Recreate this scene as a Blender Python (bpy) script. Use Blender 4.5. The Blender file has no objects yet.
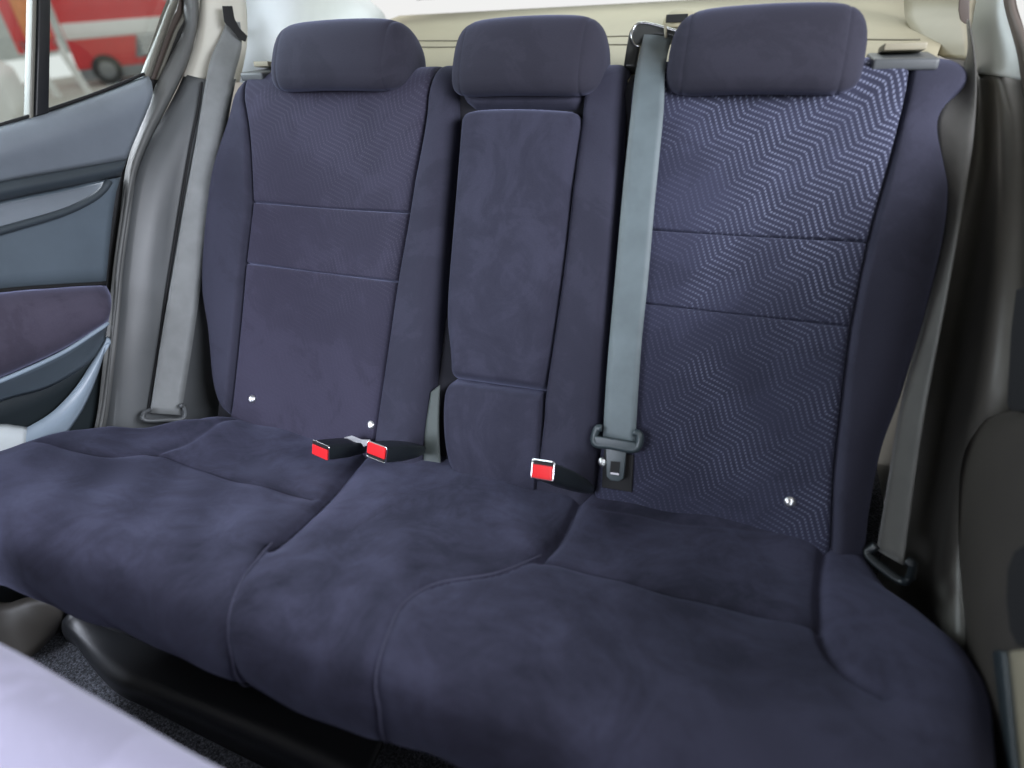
import bpy, bmesh, math, random
import numpy as np
from mathutils import Vector, Matrix
random.seed(4)
SC = bpy.context.scene
COL = SC.collection

# ------------------------------------------------------------------ camera
CAM = np.array([0.350965, -0.6875, 0.680466])
YAW, PITCH, ROLL, F = -0.395627, -0.588435, -0.06964, 600.0
def cam_axes():
    cy, sy, cp, sp, cr, sr = math.cos(YAW), math.sin(YAW), math.cos(PITCH), math.sin(PITCH), math.cos(ROLL), math.sin(ROLL)
    fwd = np.array([sy*cp, cy*cp, sp]); right = np.array([cy, -sy, 0.0]); up = np.cross(right, fwd)
    return right*cr + up*sr, -right*sr + up*cr, fwd
RX, UX, FX = cam_axes()
def ray(x, y):
    return FX + RX*((x-512)/F) - UX*((y-384)/F)
def on_x(x, y, X):
    d = ray(x, y); return CAM + d*((X-CAM[0])/d[0])
def on_y(x, y, Y):
    d = ray(x, y); return CAM + d*((Y-CAM[1])/d[1])
def on_z(x, y, Z):
    d = ray(x, y); return CAM + d*((Z-CAM[2])/d[2])
def on_plane(x, y, P, N):
    d = ray(x, y); P = np.array(P); N = np.array(N); return CAM + d*(((P-CAM) @ N)/(d @ N))

# ------------------------------------------------------------------ curves
def smooth(pts, n, sm=True):
    """n points along a polyline, spaced by arc length, rounded by Catmull-Rom"""
    P = np.array(pts, float)
    if len(P) > 2 and sm:
        E = np.vstack([2*P[0]-P[1], P, 2*P[-1]-P[-2]]); out = []
        for i in range(1, len(E)-2):
            p0, p1, p2, p3 = E[i-1], E[i], E[i+1], E[i+2]
            for t in np.linspace(0, 1, 12, endpoint=False):
                out.append(.5*(2*p1+(p2-p0)*t+(2*p0-5*p1+4*p2-p3)*t*t+(3*p1-p0-3*p2+p3)*t**3))
        out.append(P[-1]); P = np.array(out)
    L = np.concatenate([[0], np.cumsum(np.linalg.norm(np.diff(P, axis=0), axis=1))])
    s = np.asarray(n, float) if np.ndim(n) else np.linspace(0, 1, n)
    return np.stack([np.interp(s*L[-1], L, P[:, k]) for k in range(P.shape[1])], 1)

class Profile:
    """a (y, z) curve swept along X; t = arc length; n = height above it towards the cabin"""
    def __init__(s, pts, origin=0.0, n=240):
        s.P = smooth(pts, n); d = np.diff(s.P, axis=0)
        s.L = np.concatenate([[0], np.cumsum(np.linalg.norm(d, axis=1))]) + origin
        g = np.gradient(s.P, axis=0); g /= np.linalg.norm(g, axis=1)[:, None]
        s.N = np.stack([-g[:, 1], g[:, 0]], 1)
    def at(s, x, t, n=0.0):
        x, t, n = np.broadcast_arrays(np.asarray(x, float), np.asarray(t, float), np.asarray(n, float))
        y = np.interp(t, s.L, s.P[:, 0]); z = np.interp(t, s.L, s.P[:, 1])
        a = np.interp(t, s.L, s.N[:, 0]); b = np.interp(t, s.L, s.N[:, 1])
        return np.stack([x, y+a*n, z+b*n], -1)
    def hit(s, px, py, n=0.0):
        Q = s.P + s.N*n; d = ray(px, py); o = CAM[1:]; e = d[1:]; best = None
        for i in range(len(Q)-1):
            a, b = Q[i]-o, Q[i+1]-Q[i]
            det = e[0]*(-b[1]) + b[0]*e[1]
            if abs(det) < 1e-12: continue
            lam = (a[0]*(-b[1]) + b[0]*a[1])/det; w = (e[0]*a[1]-e[1]*a[0])/det
            if lam > 0 and -1e-6 <= w <= 1+1e-6 and (best is None or lam < best[0]):
                best = (lam, s.L[i]+w*(s.L[i+1]-s.L[i]))
        if best is None:       # off the end of the profile: carry on along its last tangent
            off = [abs((Q[i]-o)[0]*e[1]-(Q[i]-o)[1]*e[0]) for i in (0, -1)]
            i = 0 if off[0] < off[1] else -1
            lam = ((Q[i]-o) @ e)/(e @ e)
            return float(CAM[0]+lam*d[0]), float(s.L[i])
        return float(CAM[0]+best[0]*d[0]), float(best[1])
    def p3(s, px, py, n=0.0):
        x, t = s.hit(px, py, n); return s.at(x, t, n)

# ------------------------------------------------------------------ materials
def new_mat(name):
    m = bpy.data.materials.new(name); m.use_nodes = True
    nt = m.node_tree; return m, nt, nt.nodes['Principled BSDF']
def node(nt, kind, **kw):
    n = nt.nodes.new(kind)
    for k, v in kw.items():
        if k in n.inputs.keys() if hasattr(n.inputs, 'keys') else False: n.inputs[k].default_value = v
        else: setattr(n, k, v)
    return n
def math_(nt, op, a, b=None, c=None):
    n = nt.nodes.new('ShaderNodeMath'); n.operation = op
    for i, v in enumerate((a, b, c)):
        if v is None: continue
        if isinstance(v, (int, float)): n.inputs[i].default_value = v
        else: nt.links.new(v, n.inputs[i])
    return n.outputs[0]
def noise(nt, scale, detail=3, rough=.55, dist=0.0, coord=None):
    n = nt.nodes.new('ShaderNodeTexNoise')
    n.inputs['Scale'].default_value = scale; n.inputs['Detail'].default_value = detail
    n.inputs['Roughness'].default_value = rough; n.inputs['Distortion'].default_value = dist
    if coord is not None: nt.links.new(coord, n.inputs['Vector'])
    return n.outputs['Fac']
def ramp(nt, fac, stops):
    r = nt.nodes.new('ShaderNodeValToRGB'); el = r.color_ramp.elements
    while len(el) < len(stops): el.new(.5)
    for e, (p, c) in zip(el, stops): e.position = p; e.color = (*c, 1)
    nt.links.new(fac, r.inputs[0]); return r.outputs[0]
def mixc(nt, fac, a, b):
    n = nt.nodes.new('ShaderNodeMix'); n.data_type = 'RGBA'
    for s, v in ((0, fac), (6, a), (7, b)):
        if isinstance(v, (int, float)): n.inputs[s].default_value = v
        elif isinstance(v, tuple): n.inputs[s].default_value = (*v, 1)
        else: nt.links.new(v, n.inputs[s])
    return n.outputs[2]
def bump(nt, h, strength, dist=.002):
    b = nt.nodes.new('ShaderNodeBump'); b.inputs['Strength'].default_value = strength
    b.inputs['Distance'].default_value = dist; nt.links.new(h, b.inputs['Height']); return b.outputs[0]
def objco(nt):
    return nt.nodes.new('ShaderNodeNewGeometry').outputs['Position']

def suede(name, col, marks=.5, sheen=.35, pattern=None, sheen_tint=(.55, .58, .9)):
    """brushed suede cloth: pile brushed this way and that makes lighter and darker patches"""
    m, nt, b = new_mat(name); co = objco(nt)
    big = noise(nt, 3.0, 5, .62, 1.2, co); mid = noise(nt, 11, 5, .7, 1.5, co); fine = noise(nt, 420, 2, .6, 0, co)
    f = math_(nt, 'ADD', math_(nt, 'MULTIPLY', big, .65), math_(nt, 'MULTIPLY', mid, .35))
    lo = tuple(c*max(.3, 1-.45*marks) for c in col); hi = tuple(c*(1+.5*marks) for c in col)
    c = ramp(nt, f, [(.41, lo), (.485, tuple(c*.93 for c in col)), (.515, tuple(c*1.08 for c in col)), (.60, hi)])
    c = mixc(nt, math_(nt, 'MULTIPLY', fine, .35), c, tuple(k*.55 for k in col))
    rough = .95; hgt = fine
    if pattern:
        strength, dashcol, light_fade, mid_x = pattern
        uv = nt.nodes.new('ShaderNodeUVMap'); uv.uv_map = 'UVMap'
        sep = nt.nodes.new('ShaderNodeSeparateXYZ'); nt.links.new(uv.outputs[0], sep.inputs[0])
        X, Y = sep.outputs[0], sep.outputs[1]
        ca, sa = math.cos(math.radians(-44)), math.sin(math.radians(-44))
        a = math_(nt, 'ADD', math_(nt, 'MULTIPLY', X, ca), math_(nt, 'MULTIPLY', Y, sa))        # along the zigzag's axis
        p = math_(nt, 'SUBTRACT', math_(nt, 'MULTIPLY', Y, ca), math_(nt, 'MULTIPLY', X, sa))   # across it
        per = .066
        tri = math_(nt, 'PINGPONG', a, per/2)
        q = math_(nt, 'ADD', p, math_(nt, 'MULTIPLY', math_(nt, 'SUBTRACT', tri, per/4), .45))
        sp = .0082
        ln = math_(nt, 'ABSOLUTE', math_(nt, 'SUBTRACT', math_(nt, 'FRACT', math_(nt, 'DIVIDE', q, sp)), .5))
        ln = math_(nt, 'SUBTRACT', 1.0, math_(nt, 'SMOOTH_MIN', math_(nt, 'MULTIPLY', ln, 3.7), 1.0, .2))
        ln = math_(nt, 'MAXIMUM', ln, 0.0)
        da = math_(nt, 'ABSOLUTE', math_(nt, 'SUBTRACT', math_(nt, 'FRACT', math_(nt, 'DIVIDE', a, .0040)), .5))
        da = math_(nt, 'GREATER_THAN', da, .2)
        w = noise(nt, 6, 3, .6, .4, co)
        # light on the pile painted in: dashes fade low down and towards one side
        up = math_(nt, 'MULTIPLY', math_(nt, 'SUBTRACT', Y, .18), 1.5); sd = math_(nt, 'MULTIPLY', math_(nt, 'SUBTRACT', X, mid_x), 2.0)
        w = math_(nt, 'ADD', math_(nt, 'MULTIPLY', math_(nt, 'SUBTRACT', w, light_fade), 2.2), math_(nt, 'ADD', up, sd)); w = math_(nt, 'MINIMUM', math_(nt, 'MAXIMUM', w, .12), 1.0)
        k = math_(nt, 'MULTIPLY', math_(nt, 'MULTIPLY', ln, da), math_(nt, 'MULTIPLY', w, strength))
        c = mixc(nt, k, c, dashcol)
        hgt = math_(nt, 'ADD', fine, math_(nt, 'MULTIPLY', ln, -.6))
        rr = math_(nt, 'SUBTRACT', .95, math_(nt, 'MULTIPLY', k, .45)); nt.links.new(rr, b.inputs['Roughness'])
    nt.links.new(c, b.inputs['Base Color'])
    if not pattern: b.inputs['Roughness'].default_value = rough
    b.inputs['Specular IOR Level'].default_value = .15
    b.inputs['Sheen Weight'].default_value = sheen; b.inputs['Sheen Roughness'].default_value = .45
    b.inputs['Sheen Tint'].default_value = (*sheen_tint, 1)
    nt.links.new(bump(nt, hgt, .35, .0008), b.inputs['Normal'])
    return m
def plastic(name, col, rough=.45, grain=.15, gscale=900, var=.12, metal=0.0):
    m, nt, b = new_mat(name); co = objco(nt)
    v = noise(nt, 7, 4, .6, 0, co)
    nt.links.new(ramp(nt, v, [(.3, tuple(c*(1-var) for c in col)), (.7, tuple(c*(1+var) for c in col))]), b.inputs['Base Color'])
    b.inputs['Roughness'].default_value = rough; b.inputs['Metallic'].default_value = metal
    if grain: nt.links.new(bump(nt, noise(nt, gscale, 2, .5, 0, co), grain, .0006), b.inputs['Normal'])
    return m
def webbing(name, col):
    m, nt, b = new_mat(name)
    uv = nt.nodes.new('ShaderNodeUVMap'); uv.uv_map = 'UVMap'
    sep = nt.nodes.new('ShaderNodeSeparateXYZ'); nt.links.new(uv.outputs[0], sep.inputs[0])
    rib = math_(nt, 'SINE', math_(nt, 'MULTIPLY', sep.outputs[1], 3200.0)); rib2 = math_(nt, 'SINE', math_(nt, 'MULTIPLY', sep.outputs[0], 1500.0))
    h = math_(nt, 'MULTIPLY', rib, rib2)
    f = math_(nt, 'ADD', math_(nt, 'MULTIPLY', h, .16), noise(nt, 18, 3, .6, 0, objco(nt)))
    nt.links.new(ramp(nt, f, [(.3, tuple(c*.8 for c in col)), (.75, tuple(c*1.15 for c in col))]), b.inputs['Base Color'])
    b.inputs['Roughness'].default_value = .55; b.inputs['Sheen Weight'].default_value = .2
    nt.links.new(bump(nt, h, .25, .0004), b.inputs['Normal'])
    return m
def glass(name, tint=(.93, .97, .96)):
    m, nt, b = new_mat(name); nt.nodes.remove(b)
    out = nt.nodes['Material Output']; tr = nt.nodes.new('ShaderNodeBsdfTransparent'); tr.inputs[0].default_value = (*tint, 1)
    gl = nt.nodes.new('ShaderNodeBsdfGlossy'); gl.inputs['Roughness'].default_value = .02
    fr = nt.nodes.new('ShaderNodeFresnel'); fr.inputs[0].default_value = 1.35
    mx = nt.nodes.new('ShaderNodeMixShader'); nt.links.new(fr.outputs[0], mx.inputs[0])
    nt.links.new(tr.outputs[0], mx.inputs[1]); nt.links.new(gl.outputs[0], mx.inputs[2]); nt.links.new(mx.outputs[0], out.inputs[0])
    return m
def carpet_mat(name, col):
    m, nt, b = new_mat(name); co = objco(nt)
    f = noise(nt, 330, 3, .8, 0, co)
    nt.links.new(ramp(nt, f, [(.38, tuple(c*.25 for c in col)), (.5, col), (.64, tuple(c*3 for c in col))]), b.inputs['Base Color'])
    b.inputs['Roughness'].default_value = 1; nt.links.new(bump(nt, f, 1, .004), b.inputs['Normal'])
    return m

NAVY = (.036, .036, .056)
M = dict(
    suede=suede('navy_suede', NAVY, .5, .22),
    seatcloth=suede('navy_seat_cloth', (.034, .034, .056), 1.2, .20),
    back=suede('navy_back_cloth', (.035, .035, .053), .30, .22),
    head=suede('navy_headrest_cloth', (.031, .030, .042), .2, .20),
    chevron_dimmed=suede('dim_lit_chevron_cloth', (.038, .035, .056), .3, .26, (.26, (.13, .13, .17), .45, -.30)),  # same chevron cloth, dashes painted dimmer where they catch less light
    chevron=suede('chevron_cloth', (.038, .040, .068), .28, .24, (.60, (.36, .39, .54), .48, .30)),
    doorcloth=suede('door_cloth', (.072, .063, .090), .4, .3),
    lavender=suede('lavender_painted_light', (.50, .47, .63), .12, .3, None, (.9, .9, 1)),  # strong light on the front seat painted in as a pale colour
    gapcloth=plastic('gap_cloth', (.012, .012, .017), 1, 0),
    seam=plastic('seam_highlight_tone', (.060, .060, .10), .8, 0),  # paler than the cloth, for the painted seam highlight
    dark=plastic('black_plastic', (.012, .013, .015), .42, .2),
    buckle=plastic('buckle_plastic', (.014, .018, .021), .35, .1),
    guide=plastic('guide_plastic', (.05, .052, .05), .3, .05),
    tongue=plastic('tongue_plastic', (.036, .050, .056), .4, .1),
    grey=plastic('grey_trim', (.088, .094, .098), .42, .2),
    door=plastic('door_trim', (.18, .205, .235), .45, .25, 700),
    doorlow=plastic('door_lower_trim', (.105, .135, .162), .42, .2),
    doordark=plastic('door_dark_trim', (.040, .052, .062), .5, .2),
    doorpocket=plastic('door_pocket_trim', (.02, .028, .032), .5, .2),
    bright=plastic('silver_grey_trim', (.34, .42, .50), .35, .1),
    seal=plastic('rubber_seal', (.115, .118, .115), .5, .05),
    black=plastic('black_rubber', (.008, .008, .009), .8, .05),
    frame=plastic('window_frame_trim', (.17, .165, .14), .4, .05),
    brown=plastic('brown_run_channel', (.085, .065, .055), .6, .05),
    cream=plastic('cream_pillar_trim', (.62, .60, .52), .5, .15, 600, .04),
    white=plastic('pale_pillar_trim', (.76, .82, .82), .5, .1, 600, .03),
    shelf=plastic('beige_shelf', (.35, .315, .215), .65, .3, 500, .05),
    groove=plastic('shelf_groove', (.14, .13, .09), .8, 0),
    tan=plastic('tan_trim', (.31, .28, .20), .5, .15, 600, .05),
    rtrim=plastic('right_grey_trim', (.125, .12, .108), .45, .2),
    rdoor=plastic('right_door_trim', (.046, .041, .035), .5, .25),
    web=webbing('grey_webbing', (.19, .20, .20)),
    web2=webbing('blue_grey_webbing', (.115, .145, .155)),
    web3=webbing('dark_webbing', (.078, .075, .068)),
    strap=webbing('green_grey_webbing', (.06, .075, .07)),
    red=plastic('red_button', (.75, .02, .025), .35, 0, 1, .03),
    chrome=plastic('chrome', (.75, .76, .78), .15, 0, 1, .02, 1.0),
    paper=plastic('white_label', (.75, .76, .80), .5, 0, 1, .03),
    stud=plastic('bright_metal_stud', (.8, .8, .8), .36, 0, 1, .05, 1.0),
    glass=glass('window_glass'),
    carpet=carpet_mat('charcoal_carpet', (.055, .058, .068)),
    roof=plastic('headliner', (.5, .49, .45), .9, .2, 300, .03),
    ground=plastic('concrete', (.42, .40, .36), .9, .2, 12, .15),
    vanred=plastic('van_red', (.62, .045, .05), .35, 0, 1, .05),
    vanwhite=plastic('van_white', (.72, .72, .70), .4, 0, 1, .04),
    tyre=plastic('tyre', (.03, .03, .03), .7, 0),
    grille=plastic('grille_grey', (.18, .19, .2), .4, 0),
    orange=plastic('orange_panel', (.7, .26, .1), .5, 0),
    cyan=plastic('cyan_panel', (.2, .62, .6), .5, 0),
    wall=plastic('shop_wall', (.34, .35, .33), .8, .1, 5),
)

# ------------------------------------------------------------------ objects
def link(name, me, mat, parent=None, smooth_=True):
    o = bpy.data.objects.new(name, me); COL.objects.link(o)
    if mat: me.materials.append(mat)
    if smooth_:
        me.polygons.foreach_set('use_smooth', [True]*len(me.polygons))
    if parent is not None: o.parent = parent; o.matrix_parent_inverse = parent.matrix_world.inverted()
    return o
def thing(name, label, cat, loc=(0, 0, 0), group=None):
    o = bpy.data.objects.new(name, None); COL.objects.link(o); o.location = loc
    o.empty_display_size = .05
    o['label'] = label; o['category'] = cat
    if group: o['group'] = group
    o.matrix_world = Matrix.Translation(Vector(loc))
    return o
def tag(o, label=None, cat=None, group=None, kind=None):
    for k, v in (('label', label), ('category', cat), ('group', group), ('kind', kind)):
        if v: o[k] = v
    return o
def sharp(o, deg=35):
    me = o.data; bm = bmesh.new(); bm.from_mesh(me)
    for e in bm.edges:
        if len(e.link_faces) == 2 and e.calc_face_angle(0) > math.radians(deg): e.smooth = False
    bm.to_mesh(me); bm.free(); return o

def grid_mesh(P, uv=None, back=None, closed_u=False):
    """P[i, j, 3] -> mesh; back = a copy of the border pushed away, closed by one face"""
    n, m = P.shape[:2]
    vs = [tuple(p) for p in P.reshape(-1, 3)]; fs = []
    for i in range(n-1):
        for j in range(m-1): fs.append((i*m+j, i*m+j+1, (i+1)*m+j+1, (i+1)*m+j))
    if back is not None:
        ring = [(0, j) for j in range(m)] + [(i, m-1) for i in range(1, n)] + [(n-1, j) for j in range(m-2, -1, -1)] + [(i, 0) for i in range(n-2, 0, -1)]
        base = len(vs); vs += [tuple(back[i, j]) for i, j in ring]; k = len(ring)
        for a in range(k):
            i, j = ring[a]; i2, j2 = ring[(a+1) % k]
            fs.append((i2*m+j2, i*m+j, base+a, base+(a+1) % k))
        fs.append(tuple(base+a for a in range(k)))
    me = bpy.data.meshes.new('m'); me.from_pydata(vs, [], fs)
    if uv is not None:
        U = uv.reshape(-1, 2); lay = me.uv_layers.new(name='UVMap')
        for li, l in enumerate(me.loops):
            if l.vertex_index < len(U): lay.data[li].uv = U[l.vertex_index]
    bm = bmesh.new(); bm.from_mesh(me); bmesh.ops.recalc_face_normals(bm, faces=bm.faces); bm.to_mesh(me); bm.free()
    return me

def spaced(length, r0, r1, step):
    """positions 0..1, close together in the two rounded edges"""
    a = [r0*(1-math.cos(k*math.pi/12)) for k in range(6)] if r0 > 0 else [0]
    b = [length-r1*(1-math.cos(k*math.pi/12)) for k in range(5, -1, -1)] if r1 > 0 else [length]
    lo, hi = (r0 if r0 > 0 else 0), (length-r1 if r1 > 0 else length)
    n = max(2, int((hi-lo)/step)+1)
    mid = [lo+(hi-lo)*k/n for k in range(1 if r0 <= 0 else 0, n+(0 if r1 <= 0 else 1))]
    return np.clip(np.array(sorted(set(np.round(a+mid+b, 6))))/length, 0, 1)

def pad(name, prof, left, right, mat, parent, n0=.03, base=0.0, T=.035, r=(.02, .02, .02, .02), top=None, bottom=None,
        crown=0.0, hf=None, step=.008, depth=.03, t_top=None, t_bot=None, raw=False, corner=0.0):
    """upholstered pad on a profile. left/right: pixel outlines from top to bottom. r = edge radii (left, right, top, bottom)"""
    cv = (lambda q: [tuple(a) for a in q]) if raw else (lambda q: [prof.hit(a[0], a[1], n0) for a in q])
    Lp, Rp = cv(left), cv(right)
    if t_top is not None:
        def capped(q):
            q = [p for p in q if p[1] < .632]; t0 = max(.636, q[0][1]+.01)
            g = (q[0][0]-q[1][0])/(q[0][1]-q[1][1]) if len(q) > 1 else 0
            x0 = q[0][0]+max(-.6, min(.6, g))*(t0-q[0][1])
            return [(x0, t_top), (x0, t0)] + q
        Lp, Rp = capped(Lp), capped(Rp)
    if t_bot is not None:
        def footed(q):
            q = [p for p in q if p[1] > t_bot+.03]; return q + [(q[-1][0], t_bot)]
        Lp, Rp = footed(Lp), footed(Rp)
    L_, R_ = smooth(Lp, 60), smooth(Rp, 60)
    H = np.linalg.norm(np.diff((L_+R_)/2, axis=0), axis=1).sum(); W = np.linalg.norm(R_-L_, axis=1).mean()
    s = spaced(W, r[0], r[1], step); t = spaced(H, r[2], r[3], step)
    Lc, Rc = smooth(Lp, t), smooth(Rp, t)
    S, Tt = np.meshgrid(s, t)
    S2 = S.copy()
    if corner:
        d = np.minimum(Tt, 1-Tt)*H; k = np.clip(1-d/corner, 0, 1); inset = corner*(1-np.sqrt(np.clip(1-k*k, 0, 1)))
        S2 = inset/W + S*(1-2*inset/W)
    X = Lc[:, None, 0]*(1-S2)+Rc[:, None, 0]*S2; V = Lc[:, None, 1]*(1-S2)+Rc[:, None, 1]*S2
    for edge, wgt in ((top, 1-Tt), (bottom, Tt)):
        if edge is None: continue
        q = smooth(cv(edge), s); i = 0 if edge is top else -1
        lin = np.stack([X[i], V[i]], 1)
        dlt = q-lin
        X = X + wgt**2*dlt[None, :, 0]; V = V + wgt**2*dlt[None, :, 1]
    def e(d, rad):
        if rad <= 0: return np.ones_like(d)
        k = np.clip(1-d/rad, 0, 1); return np.sqrt(np.clip(1-k*k, 0, 1))
    Wl = np.abs(Rc[:, 0]-Lc[:, 0])[:, None]
    h = e(S*Wl, r[0])*e((1-S)*Wl, r[1])*e(Tt*H, r[2])*e((1-Tt)*H, r[3])
    nn = base + T*h + crown*np.sin(math.pi*S)*np.sin(math.pi*np.clip(Tt, 0, 1))*h
    if hf is not None: nn = nn + hf(X, V, S, Tt)*h
    P = prof.at(X, V, nn); B = prof.at(X, V, np.full_like(nn, base-depth))
    o = link(name, grid_mesh(P, np.stack([X, V], -1), B), mat, parent)
    return sharp(o, 50)

def loft(name, rows, mat, parent=None, n=40, thick=.004, sub=3, flip=False, sm=True, rowsm=True):
    """sheet through rows of 3-D points, given a thickness"""
    R = np.array([smooth(r, n, sm) for r in rows])
    if len(R) > 2 and rowsm:
        R = np.array([smooth(R[:, j], (len(R)-1)*sub+1) for j in range(n)]).transpose(1, 0, 2)
    me = grid_mesh(R, np.stack(np.meshgrid(np.linspace(0, 1, R.shape[1]), np.linspace(0, 1, R.shape[0])), -1))
    o = link(name, me, mat, parent)
    # turn the face towards the cabin, then thicken away from it
    c = np.array(me.polygons[len(me.polygons)//2].center); nn = np.array(me.polygons[len(me.polygons)//2].normal)
    if (CAM-c) @ nn < 0: me.flip_normals()
    md = o.modifiers.new('thickness', 'SOLIDIFY'); md.thickness = thick; md.offset = -1
    return o
def ribbon(name, left, right, mat, parent=None, n=60, thick=.0014, m=6, sag=0.0):
    L_, R_ = smooth(left, n), smooth(right, n)
    S = np.linspace(0, 1, m)[None, :, None]
    P = L_[:, None]*(1-S)+R_[:, None]*S
    ln = np.concatenate([[0], np.cumsum(np.linalg.norm(np.diff((L_+R_)/2, axis=0), axis=1))])
    uv = np.stack(np.meshgrid(np.linspace(0, .047, m), ln), -1)
    me = grid_mesh(P, uv); o = link(name, me, mat, parent)
    md = o.modifiers.new('thickness', 'SOLIDIFY'); md.thickness = thick; md.offset = 0
    return o
def tube_mesh(pts, rad, seg=10, closed=False, n=None, sm=True, flat=1.0):
    P = [Vector(p) for p in (smooth(list(pts)+([pts[0]] if closed else []), n or max(8, len(pts)*6), sm))]
    if closed: P = P[:-1]
    vs, fs = [], []; k = len(P)
    up = Vector((0, 0, 1))
    for i, p in enumerate(P):
        a, b = (P[(i-1) % k], P[(i+1) % k]) if closed else (P[max(i-1, 0)], P[min(i+1, k-1)])
        d = (b-a).normalized(); s = d.cross(up)
        s = s.normalized() if s.length > 1e-4 else Vector((1, 0, 0)); u = s.cross(d)
        for j in range(seg):
            an = 2*math.pi*j/seg; vs.append(p + s*(rad*math.cos(an)) + u*(rad*flat*math.sin(an)))
    for i in range(k if closed else k-1):
        for j in range(seg):
            a = i*seg+j; b = i*seg+(j+1) % seg; c = ((i+1) % k)*seg+(j+1) % seg; d = ((i+1) % k)*seg+j
            fs.append((a, b, c, d))
    if not closed: fs += [tuple(range(seg))[::-1], tuple((k-1)*seg+j for j in range(seg))]
    me = bpy.data.meshes.new('t'); me.from_pydata([tuple(v) for v in vs], [], fs)
    bm = bmesh.new(); bm.from_mesh(me); bmesh.ops.recalc_face_normals(bm, faces=bm.faces); bm.to_mesh(me); bm.free()
    return me
def slab(name, pts, vec, mat, parent=None, bevel=.0015):
    """extruded outline (3-D points) along vec, with rounded edges"""
    bm = bmesh.new(); A = [bm.verts.new(p) for p in pts]; f = bm.faces.new(A)
    r = bmesh.ops.extrude_face_region(bm, geom=[f])
    for v in r['geom']:
        if isinstance(v, bmesh.types.BMVert): v.co += Vector(vec)
    bmesh.ops.recalc_face_normals(bm, faces=bm.faces)
    if bevel: bmesh.ops.bevel(bm, geom=list(bm.edges), offset=bevel, segments=3, profile=.6, affect='EDGES', clamp_overlap=True)
    me = bpy.data.meshes.new('s'); bm.to_mesh(me); bm.free()
    return sharp(link(name, me, mat, parent), 40)
def box(name, lo, hi, mat, parent=None, bevel=.01, seg=3):
    bm = bmesh.new(); bmesh.ops.create_cube(bm, size=1)
    for v in bm.verts: v.co = Vector([(lo[k]+hi[k])/2 + v.co[k]*(hi[k]-lo[k]) for k in range(3)])
    if bevel: bmesh.ops.bevel(bm, geom=list(bm.edges), offset=bevel, segments=seg, profile=.5, affect='EDGES', clamp_overlap=True)
    me = bpy.data.meshes.new('b'); bm.to_mesh(me); bm.free()
    return sharp(link(name, me, mat, parent), 40)

# ================================================================== REAR SEAT
REC = math.radians(31)
sn, cs = math.sin(REC), math.cos(REC)
VN = np.array([0, -cs, sn]); VV = np.array([0, sn, cs])
def seat_p(u, v, n): return np.array([u, 0, 0]) + VV*v + VN*n
# backrest profile: straight up the back, over the top, down behind
VT = .595
bp = [(sn*v, cs*v) for v in np.linspace(-.06, VT, 14)]
ctr = np.array([sn*VT, cs*VT]) - .05*np.array([-cs, sn])
for k in range(1, 12):
    a = math.radians(13*k)
    d = np.array([-cs, sn])*math.cos(a) + np.array([sn, cs])*math.sin(a)
    bp.append(tuple(ctr+.05*d))
tdir = np.array([-cs, sn])*-math.sin(math.radians(143)) + np.array([sn, cs])*math.cos(math.radians(143))
for k in range(1, 5): bp.append(tuple(np.array(bp[-1])+tdir*.03))
B = Profile(bp, -.06, 500)
TT = VT+.125

BL = thing('rear_backrest', 'wider section of the navy rear seat back, with two headrests and a folded centre armrest', 'seat back', (-.25, 0, 0))
BR = thing('rear_backrest', 'narrower section of the navy rear seat back with bright chevron cloth and one headrest', 'seat back', (.37, 0, 0))

# dark shells behind the pads
def shell(x0, x1, parent):
    ts = np.concatenate([np.linspace(-.05, .58, 12), np.linspace(.59, .74, 18)])
    X, V = np.meshgrid(np.linspace(x0, x1, 6), ts)
    P = B.at(X, V, .002+.014*np.clip((V-.56)/.05, 0, 1)); Q = B.at(X, V, np.full_like(X, -.045))
    link('back_shell', grid_mesh(P, None, Q), M['gapcloth'], parent)
shell(-.575, .145, BL); shell(.155, .548, BR)

def taper(X, V, S, T_): return -.013*np.clip((V-.46)/.12, 0, 1)
def lumbar(X, V, S, T_):  # gentle hollow sideways so the pad reads as a seat
    return -.010*np.cos((S-.5)*math.pi)**2

# --- left seat: outer bolster, three cloth panels, inner bolster
seamL = [(248, 78), (249, 130), (253, 202), (246, 263), (240, 330), (232, 404)]
pad('outer_bolster', B, [(232, 84), (221, 120), (209, 165), (201, 225), (198, 285), (204, 330), (208, 375), (214, 400), (224, 416)], seamL + [(229, 418)], M['back'], BL,
    base=.008, T=.036, r=(.05, .008, 0, .03), t_top=TT, n0=.03, hf=taper)
inL = [(431, 80), (424, 130), (412, 213)]; inM = [(412, 213), (400, 282)]; inB = [(400, 282), (390, 350), (378, 432), (375, 452)]
PB = dict(base=.018, T=.016, depth=.05, hf=lumbar)
pad('upper_panel', B, seamL[:3], inL, M['chevron_dimmed'], BL, r=(.008, .008, 0, .004), t_top=TT, crown=.004, **PB)
pad('middle_panel', B, seamL[2:4], inM, M['chevron_dimmed'], BL, r=(.008, .008, .004, .004), **PB)
pad('lower_panel', B, seamL[3:]+[(229, 420)], inB, M['chevron_dimmed'], BL, r=(.008, .008, .004, .0), t_bot=-.05, **PB)
pad('inner_bolster', B, inL+inM[1:]+inB[1:3]+[(376, 455)], [(459, 80), (455, 110), (450, 170), (444, 240), (440, 300), (435, 345), (430, 390), (425, 430), (421, 470)], M['back'], BL,
    base=.012, T=.036, r=(.010, .036, 0, .0), t_top=TT, t_bot=-.05, hf=taper)
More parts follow.
